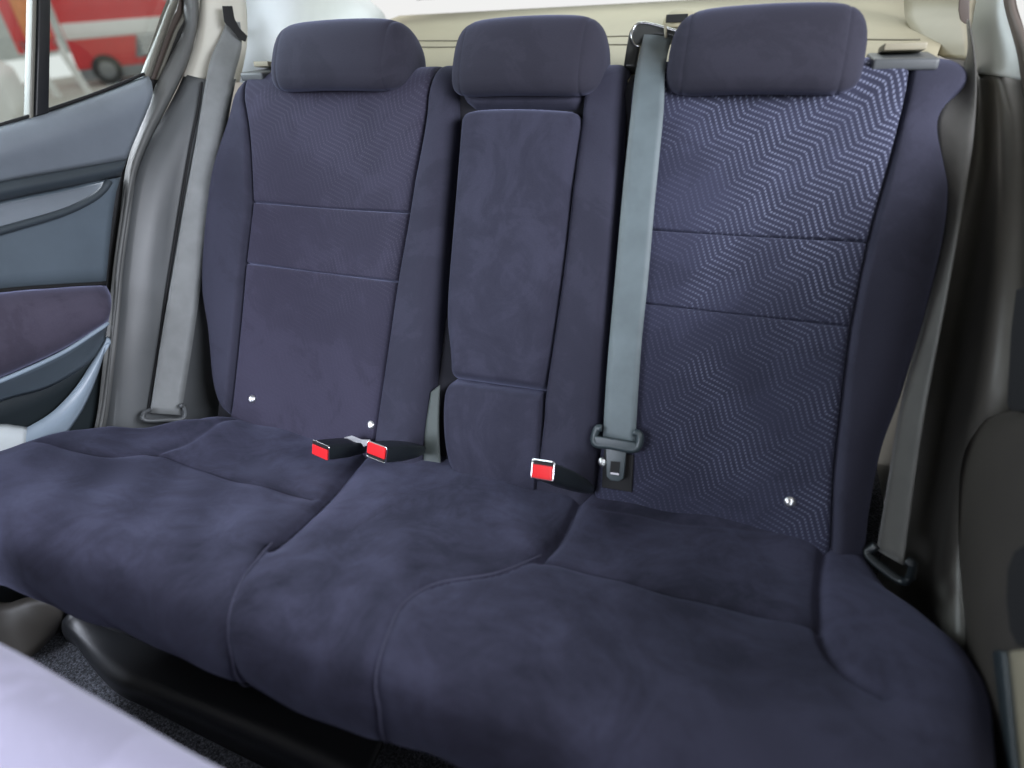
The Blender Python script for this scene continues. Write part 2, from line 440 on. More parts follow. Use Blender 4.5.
# --- centre: pad under the headrest, armrest, lower pad, right strip
pad('headrest_pad', B, [(462, 78), (461, 92), (472, 105)], [(583, 78), (582, 92), (574, 105)], M['back'], BL, base=.01, T=.020, r=(.012, .012, 0, .010), t_top=TT)
arm = pad('armrest', B, [(456, 116), (452, 165), (447, 225), (442, 285), (441, 320), (444, 352), (445, 379)], [(579, 116), (574, 165), (567, 240), (558, 310), (551, 355), (544, 393)], M['suede'], BL,
    n0=.05, T=.052, r=(.022, .022, .018, .018), top=[(458, 116), (464, 107), (480, 103), (520, 102), (565, 104), (575, 107), (579, 116)], crown=.008)
pad('armrest_base', B, [(447, 379), (438, 394), (437, 430), (442, 462), (452, 480)], [(543, 392), (541, 430), (539, 470), (537, 500)], M['suede'], BL, n0=.045, T=.050, r=(.03, .006, .016, .02), crown=.006)
pad('side_pad', B, [(585, 80), (580, 118), (572, 190), (563, 270), (553, 340), (545, 395), (542, 430), (539, 500)], [(626, 80), (622, 150), (615, 250), (607, 350), (600, 440), (596, 510)], M['back'], BL,
    base=.008, T=.036, r=(.010, .022, 0, .0), t_top=TT, t_bot=-.05, hf=taper)
# --- right seat
iR = [(633, 80), (629, 120), (623, 200), (621, 228)]; iM = [(621, 228), (613, 300)]; iB = [(613, 300), (606, 380), (600, 450), (598, 515)]
sR = [(909, 80), (893, 150), (868, 242)]; sM = [(868, 242), (851, 327)]; sB = [(851, 327), (842, 400), (834, 475), (831, 545)]
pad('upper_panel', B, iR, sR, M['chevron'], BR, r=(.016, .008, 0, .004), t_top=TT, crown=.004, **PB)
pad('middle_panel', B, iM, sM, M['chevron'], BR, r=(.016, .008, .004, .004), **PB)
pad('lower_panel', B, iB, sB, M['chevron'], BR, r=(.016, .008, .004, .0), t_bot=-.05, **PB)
pad('outer_bolster', B, sR+sM[1:]+sB[1:], [(962, 80), (954, 92), (944, 111), (943, 130), (949, 160), (953, 190), (947, 240), (928, 318), (905, 395), (885, 450), (873, 510), (868, 550)], M['back'], BR,
    base=.008, T=.036, r=(.008, .045, 0, .0), t_top=TT, t_bot=-.05, hf=taper)

# --- studs, latch caps
def stud(px, py, parent):
    c = Vector(B.p3(px, py, .033))
    bm = bmesh.new(); bmesh.ops.create_uvsphere(bm, u_segments=20, v_segments=12, radius=.0078)
    for v in bm.verts:
        v.co.z *= .55
        if abs(v.co.x) < .0012 and v.co.z > 0: v.co.z *= .6
    me = bpy.data.meshes.new('st'); bm.to_mesh(me); bm.free()
    o = link('stud', me, M['stud'], parent)
    o.matrix_world = Matrix.Translation(c) @ Vector((0, 0, 1)).rotation_difference(Vector(VN)).to_matrix().to_4x4()
    tag(o, 'small shiny metal stud')
    return o
for px, py in ((252, 399), (371, 425)): stud(px, py, BL)
for px, py in ((790, 502), (603, 462)): stud(px, py, BR)

def latch(cx, w, parent, mat):
    def quad(a, t0, t1, n): return [B.at(cx-a, t0, n), B.at(cx+a, t0, n), B.at(cx+a, t1, n), B.at(cx-a, t1, n)]
    up = Vector(B.at(cx, VT+.055, .1)-B.at(cx, VT+.055, .0)).normalized()
    o = slab('latch_bezel', quad(w, VT+.026, VT+.078, .032), up*.014, mat, parent, .004)
    slab('latch_button', quad(w*.66, VT+.048, VT+.074, .042), up*.009, M['tan'], o, .002)
    tag(o, 'grey and beige latch cap on the top edge')
latch(B.hit(898, 90, .03)[0]+.004, .038, BR, M['grey']); latch(-.548, .026, BL, M['grey'])

# --- headrests
def headrest(uc, parent, W=.128, dv=0.0, hs=1.0):
    prof = np.array([(.070, .608), (.076, .632), (.073, .680), (.058, .708), (.025, .722), (-.015, .716), (-.042, .696), (-.050, .668), (-.040, .648), (-.018, .640), (.004, .630), (.020, .612), (.036, .600), (.058, .597)])
    prof = smooth(np.vstack([prof, prof[:1]]), 72)[:-1]
    c0 = np.array([.022, .648]); rows = []; us = []
    for k in range(37):
        a = -1+2*k/36; u = math.sin(a*math.pi/2); us.append(u)
    us = np.array(sorted(set(np.round(np.concatenate([us, [-.79, -.775, -.76, .76, .775, .79]]), 4))))
    for u in us:
        sc = (1-min(1, abs(u))**8)**(1/2.8) if abs(u) < 1 else 0.0
        g = 1-.022*math.exp(-((abs(u)-.775)/.012)**2)
        q = c0 + (prof-c0)*max(sc, .02)*np.array([1, hs])*g
        bow = -.012*u*u
        rows.append([seat_p(uc+u*W, v+dv, n+bow) for n, v in q])
    R = np.array(rows); nr, m = R.shape[:2]
    vs = [tuple(p) for p in R.reshape(-1, 3)]; fs = []
    for i in range(nr-1):
        for j in range(m): fs.append((i*m+j, i*m+(j+1) % m, (i+1)*m+(j+1) % m, (i+1)*m+j))
    fs += [tuple(range(m)), tuple((nr-1)*m+j for j in range(m))]
    me = bpy.data.meshes.new('h'); me.from_pydata(vs, [], fs)
    bm = bmesh.new(); bm.from_mesh(me); bmesh.ops.recalc_face_normals(bm, faces=bm.faces); bm.to_mesh(me); bm.free()
    o = link('headrest', me, M['head'], parent)
    for s in (-1, 1):   # steel posts down into the seat back
        pm = tube_mesh([seat_p(uc+s*.055, .52, -.005), seat_p(uc+s*.055, .64, .0)], .006, 10, n=4)
        link('post', pm, M['chrome'], o)
    return o
headrest(-.350, BL, .138, .010); headrest(-.004, BL, .124); headrest(.341, BR)

# ------------------------------------------------------------------ cushion
qp = [(.075, -.075), (.045, -.03), (.015, -.004), (-.03, .010), (-.10, .034), (-.20, .070), (-.30, .108), (-.355, .129), (-.400, .138), (-.432, .128), (-.451, .100), (-.455, .064), (-.446, .026), (-.420, .002), (-.38, -.008)]
Q = Profile(qp[::-1], 0.0, 500)     # t runs from the front lower edge to the rear
QT = Q.L[-1]
def qhit(pts, n=.0): return np.array([Q.hit(a, b, n) for a, b in pts])
grooves = []   # (polyline in (x, t), depth, width)
def groove(pts, depth, width, n=50): grooves.append((smooth(qhit(pts), n), depth, width))
LONG_L = [(392, 432), (378, 441), (350, 470), (325, 500), (300, 524), (272, 545), (247, 575), (234, 605), (232, 640), (238, 668), (252, 700)]
LONG_R = [(590, 484), (581, 500), (562, 533), (541, 556), (495, 575), (440, 586), (405, 606), (388, 640), (378, 680), (383, 720), (392, 745)]
groove(LONG_L[:6], .013, .006); groove(LONG_L[5:], .0035, .0035)
groove(LONG_R[:4], .013, .006); groove(LONG_R[3:], .0035, .0035)
groove([(40, 447), (95, 457), (155, 453), (235, 473), (312, 497)], .005, .004)
groove([(155, 453), (190, 443), (234, 426)], .004, .004)
groove([(545, 558), (640, 578), (740, 601), (820, 622)], .006, .004)
groove([(829, 532), (823, 558), (821, 600), (826, 637), (850, 668), (885, 692)], .013, .006)
groove([(600, 509), (680, 523), (760, 536), (830, 546)], .004, .006)
LL, LR = smooth(qhit(LONG_L), 80), smooth(qhit(LONG_R), 80)
leftE = smooth(qhit([(232, 415), (205, 412), (178, 417), (140, 416), (100, 418), (60, 425), (25, 437), (0, 452)], .015), 60)
def edge_x(side, t):
    if side < 0:
        ts = [0, .10, .2, .28, .36, .42, .47, .52, .56, .62, .8]; xs = [-.70, -.73, -.745, -.745, -.735, -.715, -.68, -.61, -.56, -.54, -.54]
    else:
        ts = [0, .10, .2, .28, .36, .42, .47, .52, .56, .62, .8]; xs = [.60, .60, .605, .618, .640, .656, .655, .628, .598, .578, .57]
    return np.interp(t, ts, xs)
def cushion():
    th = thing('seat_cushion', 'navy suede rear bench cushion below the seat backs, in three stitched sections', 'seat cushion', (0, -.2, 0))
    t = np.linspace(0, QT-.01, 210); s = np.linspace(0, 1, 361)
    s = .5-.5*np.cos(np.pi*s)*.25 + (s-.5)*.75 - .0 if False else s
    S, Tt = np.meshgrid(s, t)
    xl, xr = edge_x(-1, Tt), edge_x(1, Tt)
    X = xl + (xr-xl)*S
    n = np.zeros_like(X)
    # outer seats slightly dished, middle raised
    n += .008*np.exp(-(X/.15)**2)
    for c in (-.36, .36): n += -.010*np.exp(-((X-c)/.13)**2)*np.exp(-((Tt-.42)/.13)**2)
    n += .016*np.exp(-((X+.66)/.09)**2)*np.exp(-((Tt-.42)/.11)**2) + .030*np.exp(-((X+.58)/.15)**2)*np.exp(-((Tt-.57)/.06)**2) + .012*np.exp(-((X-.60)/.06)**2)*np.exp(-((Tt-.42)/.13)**2)
    n += .002*np.sin(X*31+1)*np.sin(Tt*23)+.0012*np.sin(X*57+Tt*40)
    n += .032*np.clip((X+.05)/.55, 0, 1)*np.exp(-((Tt-.70)/.09)**2)
    for poly, dep, wid in grooves:
        d2 = np.full_like(X, 9.0)
        for a, b in zip(poly[:-1], poly[1:]):
            ab = b-a; L2 = max(1e-9, ab @ ab)
            k = np.clip(((X-a[0])*ab[0]+(Tt-a[1])*ab[1])/L2, 0, 1)
            d2 = np.minimum(d2, (X-a[0]-k*ab[0])**2+(Tt-a[1]-k*ab[1])**2)
        d = np.sqrt(d2); n -= dep*(.55*np.exp(-(d/wid)**2)+.45*np.exp(-(d/(wid*3.2))**2))
    # rounded ends at the doors
    for dist, drop in ((X-xl, .05), (xr-X, .034)):
        k = np.clip(1-dist/.05, 0, 1); n -= drop*(1-np.sqrt(np.clip(1-k*k, 0, 1)))
    P = Q.at(X, Tt, n)
    # sections
    def xat(poly, tt): o = np.argsort(poly[:, 1]); return np.interp(tt, poly[o, 1], poly[o, 0])
    Xc = (X[:-1, :-1]+X[1:, 1:])/2; Tc = (Tt[:-1, :-1]+Tt[1:, 1:])/2
    xa, xb = xat(LL, Tc), xat(LR, Tc)
    sec = np.where(Xc < xa, 0, np.where(Xc < xb, 1, 2))
    nr, nc = X.shape
    for k, nm in enumerate(('outer_section', 'middle_section', 'outer_section')):
        ii, jj = np.where(sec == k); idx = {}; vs = []; fs = []
        def vid(i, j):
            q = i*nc+j
            if q not in idx: idx[q] = len(vs); vs.append(tuple(P[i, j]))
            return idx[q]
        for i, j in zip(ii, jj): fs.append((vid(i, j), vid(i, j+1), vid(i+1, j+1), vid(i+1, j)))
        if True:   # skirt along the ends
            pass
        me = bpy.data.meshes.new('c'); me.from_pydata(vs, [], fs); me.update()
        nrm = sum((p.normal for p in me.polygons), Vector())
        if nrm.z < 0: me.flip_normals()
        link(nm, me, M['seatcloth'], th)
    # filling under the cover: a dark base so that the cushion is solid
    X0 = X[:, ::30]; T0 = Tt[:, ::30]; N0 = n[:, ::30]-.03
    me = grid_mesh(Q.at(np.clip(X0, xl[:, ::30]+.035, xr[:, ::30]-.035), T0, N0), None, None)
    link('foam_base', me, M['black'], th)
    for poly in (LONG_L[5:], LONG_R[3:]):
        pts = [Q.at(a, b, -.0006+.008*math.exp(-(a/.15)**2)) for a, b in smooth(qhit(poly), 30)]
        link('seam_highlight', tube_mesh(pts, .0011, 6, n=60), M['seam'], th)  # pale line painted in for the highlight on the groove's lip
    return th
cushion()

# ================================================================== BELTS
# left shoulder belt
tl = thing('seat_belt', 'light grey shoulder belt on the window side, hanging from a slot in the pale pillar', 'seat belt', tuple(on_x(165, 410, -.655)), 'rear seat belts')
l = [on_x(a, b, X) for a, b, X in ((226, 22, -.672), (221, 36, -.668), (212, 55, -.662), (206, 80, -.66), (196, 140, -.66), (185, 200, -.66), (173, 270, -.66), (161, 340, -.66), (150, 413, -.66))]
r = [on_x(a, b, X) for a, b, X in ((240, 22, -.655), (242, 40, -.645), (240, 56, -.64), (234, 78, -.635), (224, 130, -.633), (213, 195, -.633), (203, 270, -.633), (193, 340, -.633), (181, 415, -.633))]
ribbon('webbing', l, r, M['web'], tl)
an = [on_x(a, b, -.648) for a, b in ((146, 411), (146, 419), (184, 419), (185, 408))]
o = link('anchor_plate', tube_mesh([on_x(a, b, X) for a, b, X in ((150, 410, -.655), (144, 413, -.655), (145, 420, -.65), (165, 420, -.635), (184, 418, -.62), (184, 406, -.62), (180, 406, -.62))], .0042, 8, n=50), M['grey'], tl)
tag(o, 'grey anchor loop at the foot of the belt')
# centre belt
tc = thing('seat_belt', 'blue-grey centre belt lying over the chevron seat back with a tongue', 'seat belt', tuple(B.p3(620, 440, .05)), 'rear seat belts')
l = [B.at(B.hit(641, 62, .045)[0]+.004, .69, .040)] + [B.p3(a, b, .045) for a, b in ((636, 70), (632, 105), (626, 160), (622, 200), (614, 290), (607, 370), (603, 438))]
r = [B.at(B.hit(668, 62, .045)[0]+.004, .69, .040)] + [B.p3(a, b, .045) for a, b in ((665, 70), (664, 105), (659, 160), (655, 200), (648, 280), (641, 350), (635, 445))]
top_l, top_r = on_plane(645, 30, seat_p(0, 0, -.02), VN), on_plane(672, 36, seat_p(0, 0, -.02), VN)
ribbon('webbing', [top_l]+l[1:], [top_r]+r[1:], M['web2'], tc)
tg = link('tongue', tube_mesh([B.p3(a, b, .05) for a, b in ((602, 428), (597, 429), (595, 443), (612, 446), (635, 449), (640, 436), (634, 432))], .0058, 10, n=60), M['tongue'], tc)
slab('tongue_bar', [B.p3(a, b, .0475) for a, b in ((595, 435), (637, 442), (637, 451), (596, 444))], VN*.008, M['tongue'], tg, .002)
slab('tongue_plate', [B.p3(a, b, .047) for a, b in ((606, 444), (627, 448), (624, 478), (619, 481), (611, 480), (607, 476))], VN*.004, M['tongue'], tg, .001)
o = slab('tongue_slot', [B.p3(a, b, .0515) for a, b in ((611, 461), (620, 462), (619, 473), (610, 472))], VN*.0008, M['black'], tg, 0)
slab('tongue_edge', [B.p3(a, b, .0525) for a, b in ((610.5, 472), (619, 473.4), (619, 475.2), (610.5, 474))], VN*.0006, M['chrome'], tg, 0)
slab('buckle_pocket', [B.p3(a, b, .033) for a, b in ((604, 449), (634, 455), (632, 492), (602, 487))], VN*.003, M['black'], BR, .001)
# right belt
tr = thing('seat_belt', 'dark grey shoulder belt beside the chevron seat back, anchored at the shaded cushion end', 'seat belt', tuple(Q.p3(890, 570, .01)), 'rear seat belts')
lp = [(968, 22, .630, .40), (967, 62, .63, .36), (944, 110, .612, .31), (943, 135, .612, .29), (949, 170, .612, .265), (950, 205, .615, .235)]
Lw = [on_y(a, b, y) for a, b, y in ((967, 20, .43), (966, 60, .375), (938, 112, .310), (936, 135, .290), (940, 170, .265), (942, 230, .23), (926, 310, .16), (902, 400, .085), (890, 470, .035), (877, 550, -.02))]
Rw = [on_y(a, b, y) for a, b, y in ((969, 20, .36), (975, 60, .33), (976, 88, .305), (975, 115, .285), (972, 150, .26), (960, 222, .20), (947, 295, .135), (927, 400, .05), (914, 485, -.005), (903, 565, -.055))]
ribbon('webbing', Lw, Rw, M['web3'], tr)
an = link('anchor_plate', tube_mesh([on_y(a, b, y) for a, b, y in ((876, 545, -.02), (868, 553, -.025), (880, 566, -.04), (905, 582, -.06), (913, 566, -.06), (907, 560, -.055))], .0068, 10, n=50, flat=.7), M['buckle'], tr)
tag(an, 'black anchor loop')

# buckles
def buckle(front, back, label, w=.030, h=.024, up=(0, 0, 1), flip=1, yf=-.115, yb=-.02):
    a, b = Vector(on_y(*front, yf)), Vector(on_y(*back, yb))
    d = (b-a); L = d.length; d.normalize()
    q0 = Vector(RX-.26*UX); s = q0-d*q0.dot(d); s.normalize(); s = s if s.dot(Vector(RX)) > 0 else -s
    u = s.cross(d).normalized(); u = u if u.dot(Vector(UX)) > 0 else -u
    th = thing('belt_buckle', label, 'belt buckle', tuple(b), 'red button belt buckles')
    secs = [(0, 1, 1), (.08, 1.04, 1.06), (.45, 1.0, 1.08), (.8, .82, .85), (1.0, .55, .55)]
    vs, fs = [], []; m = 20
    for k, sw, sh in secs:
        c = a+d*(L*k)
        for j in range(m):
            an = 2*math.pi*j/m; ca, sa = math.cos(an), math.sin(an)
            x = math.copysign(abs(ca)**.4, ca)*w/2*sw; y = math.copysign(abs(sa)**.4, sa)*h/2*sh
            vs.append(tuple(c+s*x+u*y + d*(-y*.25 if k == 0 else 0)))
    for i in range(len(secs)-1):
        for j in range(m): fs.append((i*m+j, i*m+(j+1) % m, (i+1)*m+(j+1) % m, (i+1)*m+j))
    fs += [tuple(range(m)), tuple((len(secs)-1)*m+j for j in range(m))]
    me = bpy.data.meshes.new('bk'); me.from_pydata(vs, [], fs)
    bm = bmesh.new(); bm.from_mesh(me); bmesh.ops.recalc_face_normals(bm, faces=bm.faces); bm.to_mesh(me); bm.free()
    sharp(link('housing', me, M['buckle'], th), 45)
    f0 = a-d*.0005
    def q(x, y, z=0): return f0 + s*x*w/2 + u*y*h/2 - d*(z+y*.25*h/2)
    lo, hi = (-.98, .45) if flip > 0 else (-.5, .95)
    slab('push_button', [q(-.86, lo), q(.86, lo), q(.86, hi), q(-.86, hi)], -d*.003, M['red'], th, .001)
    e = (.62, .9) if flip > 0 else (-.93, -.62)
    slab('tongue_slot', [q(-.8, e[0]), q(.8, e[0]), q(.8, e[1]), q(-.8, e[1])], -d*.001, M['black'], th, 0)
    link('rim', tube_mesh([q(-.95, -.98), q(.95, -.98), q(.95, .98), q(-.95, .98)], .0011, 6, True, 40, False), M['chrome'], th)
    return th
b1 = buckle((321, 450), (368, 445), 'black red-button buckle with white tag, lying further from the armrest than its neighbour', .038, .024)
b2 = buckle((377, 452), (420, 449), 'black red-button buckle between the white-tagged buckle and the strap beside the armrest', .039, .025, flip=-1)
b3 = buckle((543, 470), (588, 489), 'lone black red-button buckle below the folded armrest, beside the hanging belt tongue', .040, .025, yf=-.10, yb=-.03)
def label_tag(parent, pts, n):
    return slab('care_tag', [Q.p3(a, b, n) for a, b in pts], Vector((0, 0, .001)), M['paper'], parent, 0)
label_tag(b1, [(344, 438), (352, 436), (362, 440), (370, 440), (371, 443), (364, 447), (361, 443), (346, 441)], .032)
label_tag(b3, [(574, 476), (583, 482), (588, 482), (589, 485), (580, 487)], .024)
# strap in the gap beside the armrest
st = ribbon('webbing_strap', [B.p3(a, b, .026) for a, b in ((431, 392), (426, 425), (424, 450), (424, 472))], [B.p3(a, b, .026) for a, b in ((440, 385), (439, 425), (440, 450), (441, 472))], M['strap'], None, 30)
tag(st, 'narrow dark green-grey strap standing in the gap beside the armrest', 'strap')

# belt guide at the top of the seat back
bgp = seat_p(0, 0, -.012)
def gp(a, b, n=0): return on_plane(a, b, bgp+VN*n, VN)
bg = thing('belt_guide', 'black belt guide loop with a chrome rim on top of the seat back', 'belt guide', tuple(gp(635, 66)))
slab('guide_body', [gp(a, b) for a, b in ((623, 67), (626, 47), (629, 31), (634, 24), (642, 20), (655, 22), (676, 28), (694, 32), (694, 44), (676, 37), (655, 34), (645, 36), (640, 44), (636, 67))], -VN*.03, M['guide'], bg, .005)
link('rim', tube_mesh([gp(a, b, .002) for a, b in ((640, 46), (635, 45), (632, 38), (633, 29), (640, 23), (655, 25), (676, 31), (694, 35))], .0018, 8, n=60), M['chrome'], bg)
slab('guide_throat', [gp(a, b, -.02) for a, b in ((637, 46), (635, 30), (645, 25), (692, 36), (692, 44), (660, 40))], -VN*.002, M['black'], bg, 0)
link('clip', tube_mesh([gp(665, 25, .004), gp(666, 38, .004)], .0022, 8, n=4), M['tan'], bg)

# ================================================================== PARCEL SHELF, REAR WINDOW
SHP = np.array([0, .42, .555]); SHN = np.array([0, -.1, 1.0])
def sh(a, b): return on_plane(a, b, SHP, SHN)
def shelf_z(y): return .555+.1*(y-.42)
me = bpy.data.meshes.new('shelf')
xs = np.linspace(-.655, .655, 41); ys = np.linspace(.33, 1.08, 25)
X, Y = np.meshgrid(xs, ys); X = X*np.clip(.88+.12*(Y-.45)/.35, .88, 1); Zs = shelf_z(Y)
o = link('parcel_shelf', grid_mesh(np.stack([X, Y, Zs], -1), None, np.stack([X, Y, Zs-.03], -1)), M['shelf'], None)
tag(o, 'beige moulded parcel shelf behind the rear seat backs, under the back window', 'parcel shelf')
for pts in ([(395, 41), (440, 41), (520, 41), (605, 37), (640, 36.5), (760, 38), (880, 40), (920, 40)], [(410, 47), (440, 47.5), (520, 46), (605, 45), (636, 45)]):
    g = link('groove', tube_mesh([sh(a, b)+np.array([0, 0, .0005]) for a, b in pts], .0045, 6, n=40, flat=.3), M['groove'], o)
    g.matrix_parent_inverse = Matrix()
# small hooked cover on the shelf behind the right headrest
cv = thing('tether_cover', 'small beige child seat tether cover on the parcel shelf behind the chevron seat back', 'anchor cover', tuple(sh(668, 22)))
c0 = sh(680, 24)
bm = bmesh.new(); bmesh.ops.create_uvsphere(bm, u_segments=24, v_segments=12, radius=1)
for v in bm.verts: v.co = Vector((c0[0]+v.co.x*.035, c0[1]+v.co.y*.05, c0[2]+max(v.co.z, -.1)*.028))
me = bpy.data.meshes.new('cv'); bm.to_mesh(me); bm.free(); link('cap', me, M['shelf'], cv)
slab('opening', [c0+np.array(p) for p in ((-.022, -.045, .020), (.02, -.045, .020), (.02, -.047, .006), (-.022, -.047, .006))], (0, -.006, 0), M['black'], cv, .002)
# rear window: glass leaning forward from the shelf's far edge
rw0, rw1 = (1.15, .655), (.75, .99)
rows = [[(-.60, rw0[0]-.06, rw0[1]), (0, rw0[0], rw0[1]), (.60, rw0[0]-.06, rw0[1])], [(-.50, rw1[0]-.04, rw1[1]), (0, rw1[0], rw1[1]), (.50, rw1[0]-.04, rw1[1])]]
o = loft('window_1', rows, M['glass'], None, 30, .004); tag(o, kind='structure')

# ================================================================== LEFT SIDE: DOOR, SEAL, PILLAR
DL = bpy.data.objects.new('door_1', None); COL.objects.link(DL); DL.empty_display_size = .05; DL.location = (-.72, -.1, -.1); DL.matrix_world = Matrix.Translation(Vector((-.72, -.1, -.1))); tag(DL, 'rear car door on the window side with a blue-grey upper trim and purple cloth armrest', None, None, 'structure')
def dr(pts, X):
    if pts[0][0] == -60:      # the door runs on forward, past the edge of the picture
        (a, b), (c, d) = pts[:2]; pts = [(a-190, b+(b-d)*190/(c-a))] + list(pts)
    return [on_x(a, b, X) for a, b in pts]
loft('upper_panel', [dr([(-60, 143), (0, 125), (42, 113), (100, 93), (146, 75)], -.735), dr([(-60, 152), (0, 134), (50, 119), (104, 99), (151, 80)], -.712), dr([(-60, 172), (0, 153), (60, 134), (110, 116), (152, 98)], -.700), dr([(-60, 190), (0, 173), (70, 157), (110, 147), (137, 135)], -.706), dr([(-60, 198), (0, 182), (60, 171), (100, 164), (127, 159)], -.710)], M['door'], DL, thick=.02)
loft('accent_strip', [dr([(-60, 198), (0, 182), (60, 171), (100, 164), (127, 159)], -.704), dr([(-60, 208), (0, 192), (60, 181), (100, 173), (123, 168)], -.694), dr([(-60, 219), (0, 202), (60, 189), (100, 181), (121, 177)], -.706)], M['doordark'], DL, thick=.02)
loft('lower_panel', [dr([(-60, 216), (0, 200), (60, 188), (100, 180), (121, 176)], -.722), dr([(-60, 262), (0, 240), (60, 222), (95, 208), (114, 205)], -.712), dr([(-60, 300), (0, 290), (60, 285), (90, 284), (106, 283)], -.708)], M['doorlow'], DL, thick=.02)
pr = loft('pull_recess', [dr([(-60, 221), (0, 204), (60, 192), (90, 185), (108, 181)], -.712), dr([(-60, 232), (0, 216), (60, 203), (88, 194), (108, 182)], -.704), dr([(-60, 246), (0, 229), (60, 212), (90, 198), (108, 183)], -.700)], M['door'], DL, thick=.008)
link('recess_edge', tube_mesh(dr([(-60, 250), (0, 231), (60, 213.5), (90, 200), (103, 190), (109, 181)], -.698), .006, 8, n=50), M['doordark'], DL)
loft('armrest', [dr([(-60, 304), (0, 292), (60, 287), (95, 285), (106, 285)], -.702), dr([(-60, 318), (0, 302), (60, 294), (98, 291), (111, 296)], -.672), dr([(-60, 356), (0, 335), (60, 318), (98, 308), (111, 308)], -.648), dr([(-60, 388), (0, 366), (60, 342), (98, 323), (109, 318)], -.646), dr([(-60, 400), (0, 379), (60, 352), (98, 329), (108, 322)], -.660)], M['doorcloth'], DL, thick=.02)
link('gap_line', tube_mesh(dr([(-60, 303), (0, 291), (60, 286), (95, 284), (106, 283)], -.703), .0035, 8, n=40), M['black'], DL)
link('armrest_edge', tube_mesh(dr([(-60, 402), (0, 381), (60, 354), (98, 330), (108, 323)], -.656), .0035, 8, n=40), M['bright'], DL)
loft('armrest_underside', [dr([(-60, 403), (0, 382), (60, 355), (98, 331), (108, 324)], -.660), dr([(-60, 425), (0, 399), (50, 384), (90, 356), (106, 334)], -.700), dr([(-60, 432), (0, 402), (50, 387), (90, 362), (105, 340)], -.705)], M['doorlow'], DL, thick=.01)
loft('pocket', [dr([(-60, 425), (0, 397), (50, 380), (90, 355), (108, 335)], -.715), dr([(-60, 480), (0, 440), (50, 425), (90, 395), (104, 370)], -.735), dr([(-60, 620), (0, 560), (50, 520), (90, 470), (100, 420)], -.735)], M['doorpocket'], DL, thick=.01)
loft('pocket_lip', [dr([(107, 336), (92, 362), (75, 388), (52, 412), (26, 428), (22, 430)], -.712), dr([(106, 343), (94, 372), (80, 398), (66, 416), (50, 428), (24, 445)], -.704), dr([(105, 352), (97, 378), (86, 404), (74, 424), (60, 440), (25, 462)], -.712)], M['bright'], DL, thick=.01)
loft('sill_cap', [dr([(-60, 428), (0, 424), (14, 425), (28, 427)], -.714), dr([(-60, 445), (0, 436), (14, 437), (26, 437)], -.700), dr([(-60, 470), (0, 470), (14, 468), (26, 462)], -.712)], M['white'], DL, thick=.01)
# window frame of the door, glass, divider
wf = [dr([(174, -30), (170, -4), (163, 15), (140, 76)], -.742), dr([(180, -30), (176, -4), (168, 15), (147, 77)], -.728), dr([(184, -30), (180, -4), (171, 20), (151, 79)], -.735)]
loft('window_frame', wf, M['frame'], DL, thick=.015)
loft('run_channel', [dr([(184, -30), (179, 6), (170, 25), (150, 79)], -.738), dr([(188, -30), (183, 12), (174, 33), (157, 80)], -.738)], M['brown'], DL, thick=.006)
loft('channel_bead', [dr([(188, -30), (184, 12), (175, 32), (157, 80)], -.733), dr([(190, -30), (186, 14), (177, 34), (160, 80)], -.733)], M['frame'], DL, thick=.006)
slab('divider_bar', [on_x(a, b, -.748) for a, b in ((31, -40), (43, -40), (42, 50), (41, 113), (27, 117), (29, 50))], (.02, 0, 0), M['dark'], DL, .003)
slab('divider_trim', [on_x(a, b, -.745) for a, b in ((27, -40), (31, -40), (29, 50), (27, 118), (23, 119), (25, 50))], (.016, 0, 0), M['frame'], DL, .002)
gl = slab('window_glass', [on_x(a, b, -.752) for a, b in ((-300, -120), (200, -120), (172, 0), (142, 82), (40, 118), (-60, 150), (-300, 220))], (-.004, 0, 0), M['glass'], DL, 0)
link('sill_line', tube_mesh(dr([(-60, 142), (0, 125), (42, 112), (100, 92), (144, 74)], -.733), .0028, 8, n=40), M['black'], DL)

# weatherstrip round the door opening
def strip(name, rows, mat, label_kind='structure', thick=.012, par=None):
    o = loft(name, rows, mat, par, thick=thick)
    if par is None: tag(o, kind=label_kind)
    return o
sA = [(181, -30), (184, 8), (184, 28), (171, 55), (157, 82), (145, 110), (134, 140), (125, 172), (120, 215), (113, 265), (110, 310), (106, 350), (99, 400), (94, 430)]
sB = [(193, -30), (195, 12), (194, 30), (186, 58), (173, 85), (158, 112), (144, 142), (133, 172), (126, 215), (119, 265), (115, 310), (111, 350), (105, 405), (100, 432)]
sC = [(197, -30), (199, 10), (197, 30), (190, 58), (180, 82), (165, 112), (148, 145), (137, 175), (129, 215), (122, 265), (117, 310), (112, 350), (106, 410), (101, 440)]
strip('trim_1', [dr(sA, -.725), dr(sB, -.700), dr(sC, -.712)], M['seal'])
gA = [(177, -30), (180, 6), (178, 32), (165, 57), (151, 85), (139, 115), (130, 145), (122, 172), (116, 215), (109, 265), (106, 310), (102, 350), (95, 400), (88, 430)]
strip('trim_2', [dr(gA, -.740), dr(sA, -.742), dr(sB, -.742)], M['black'])
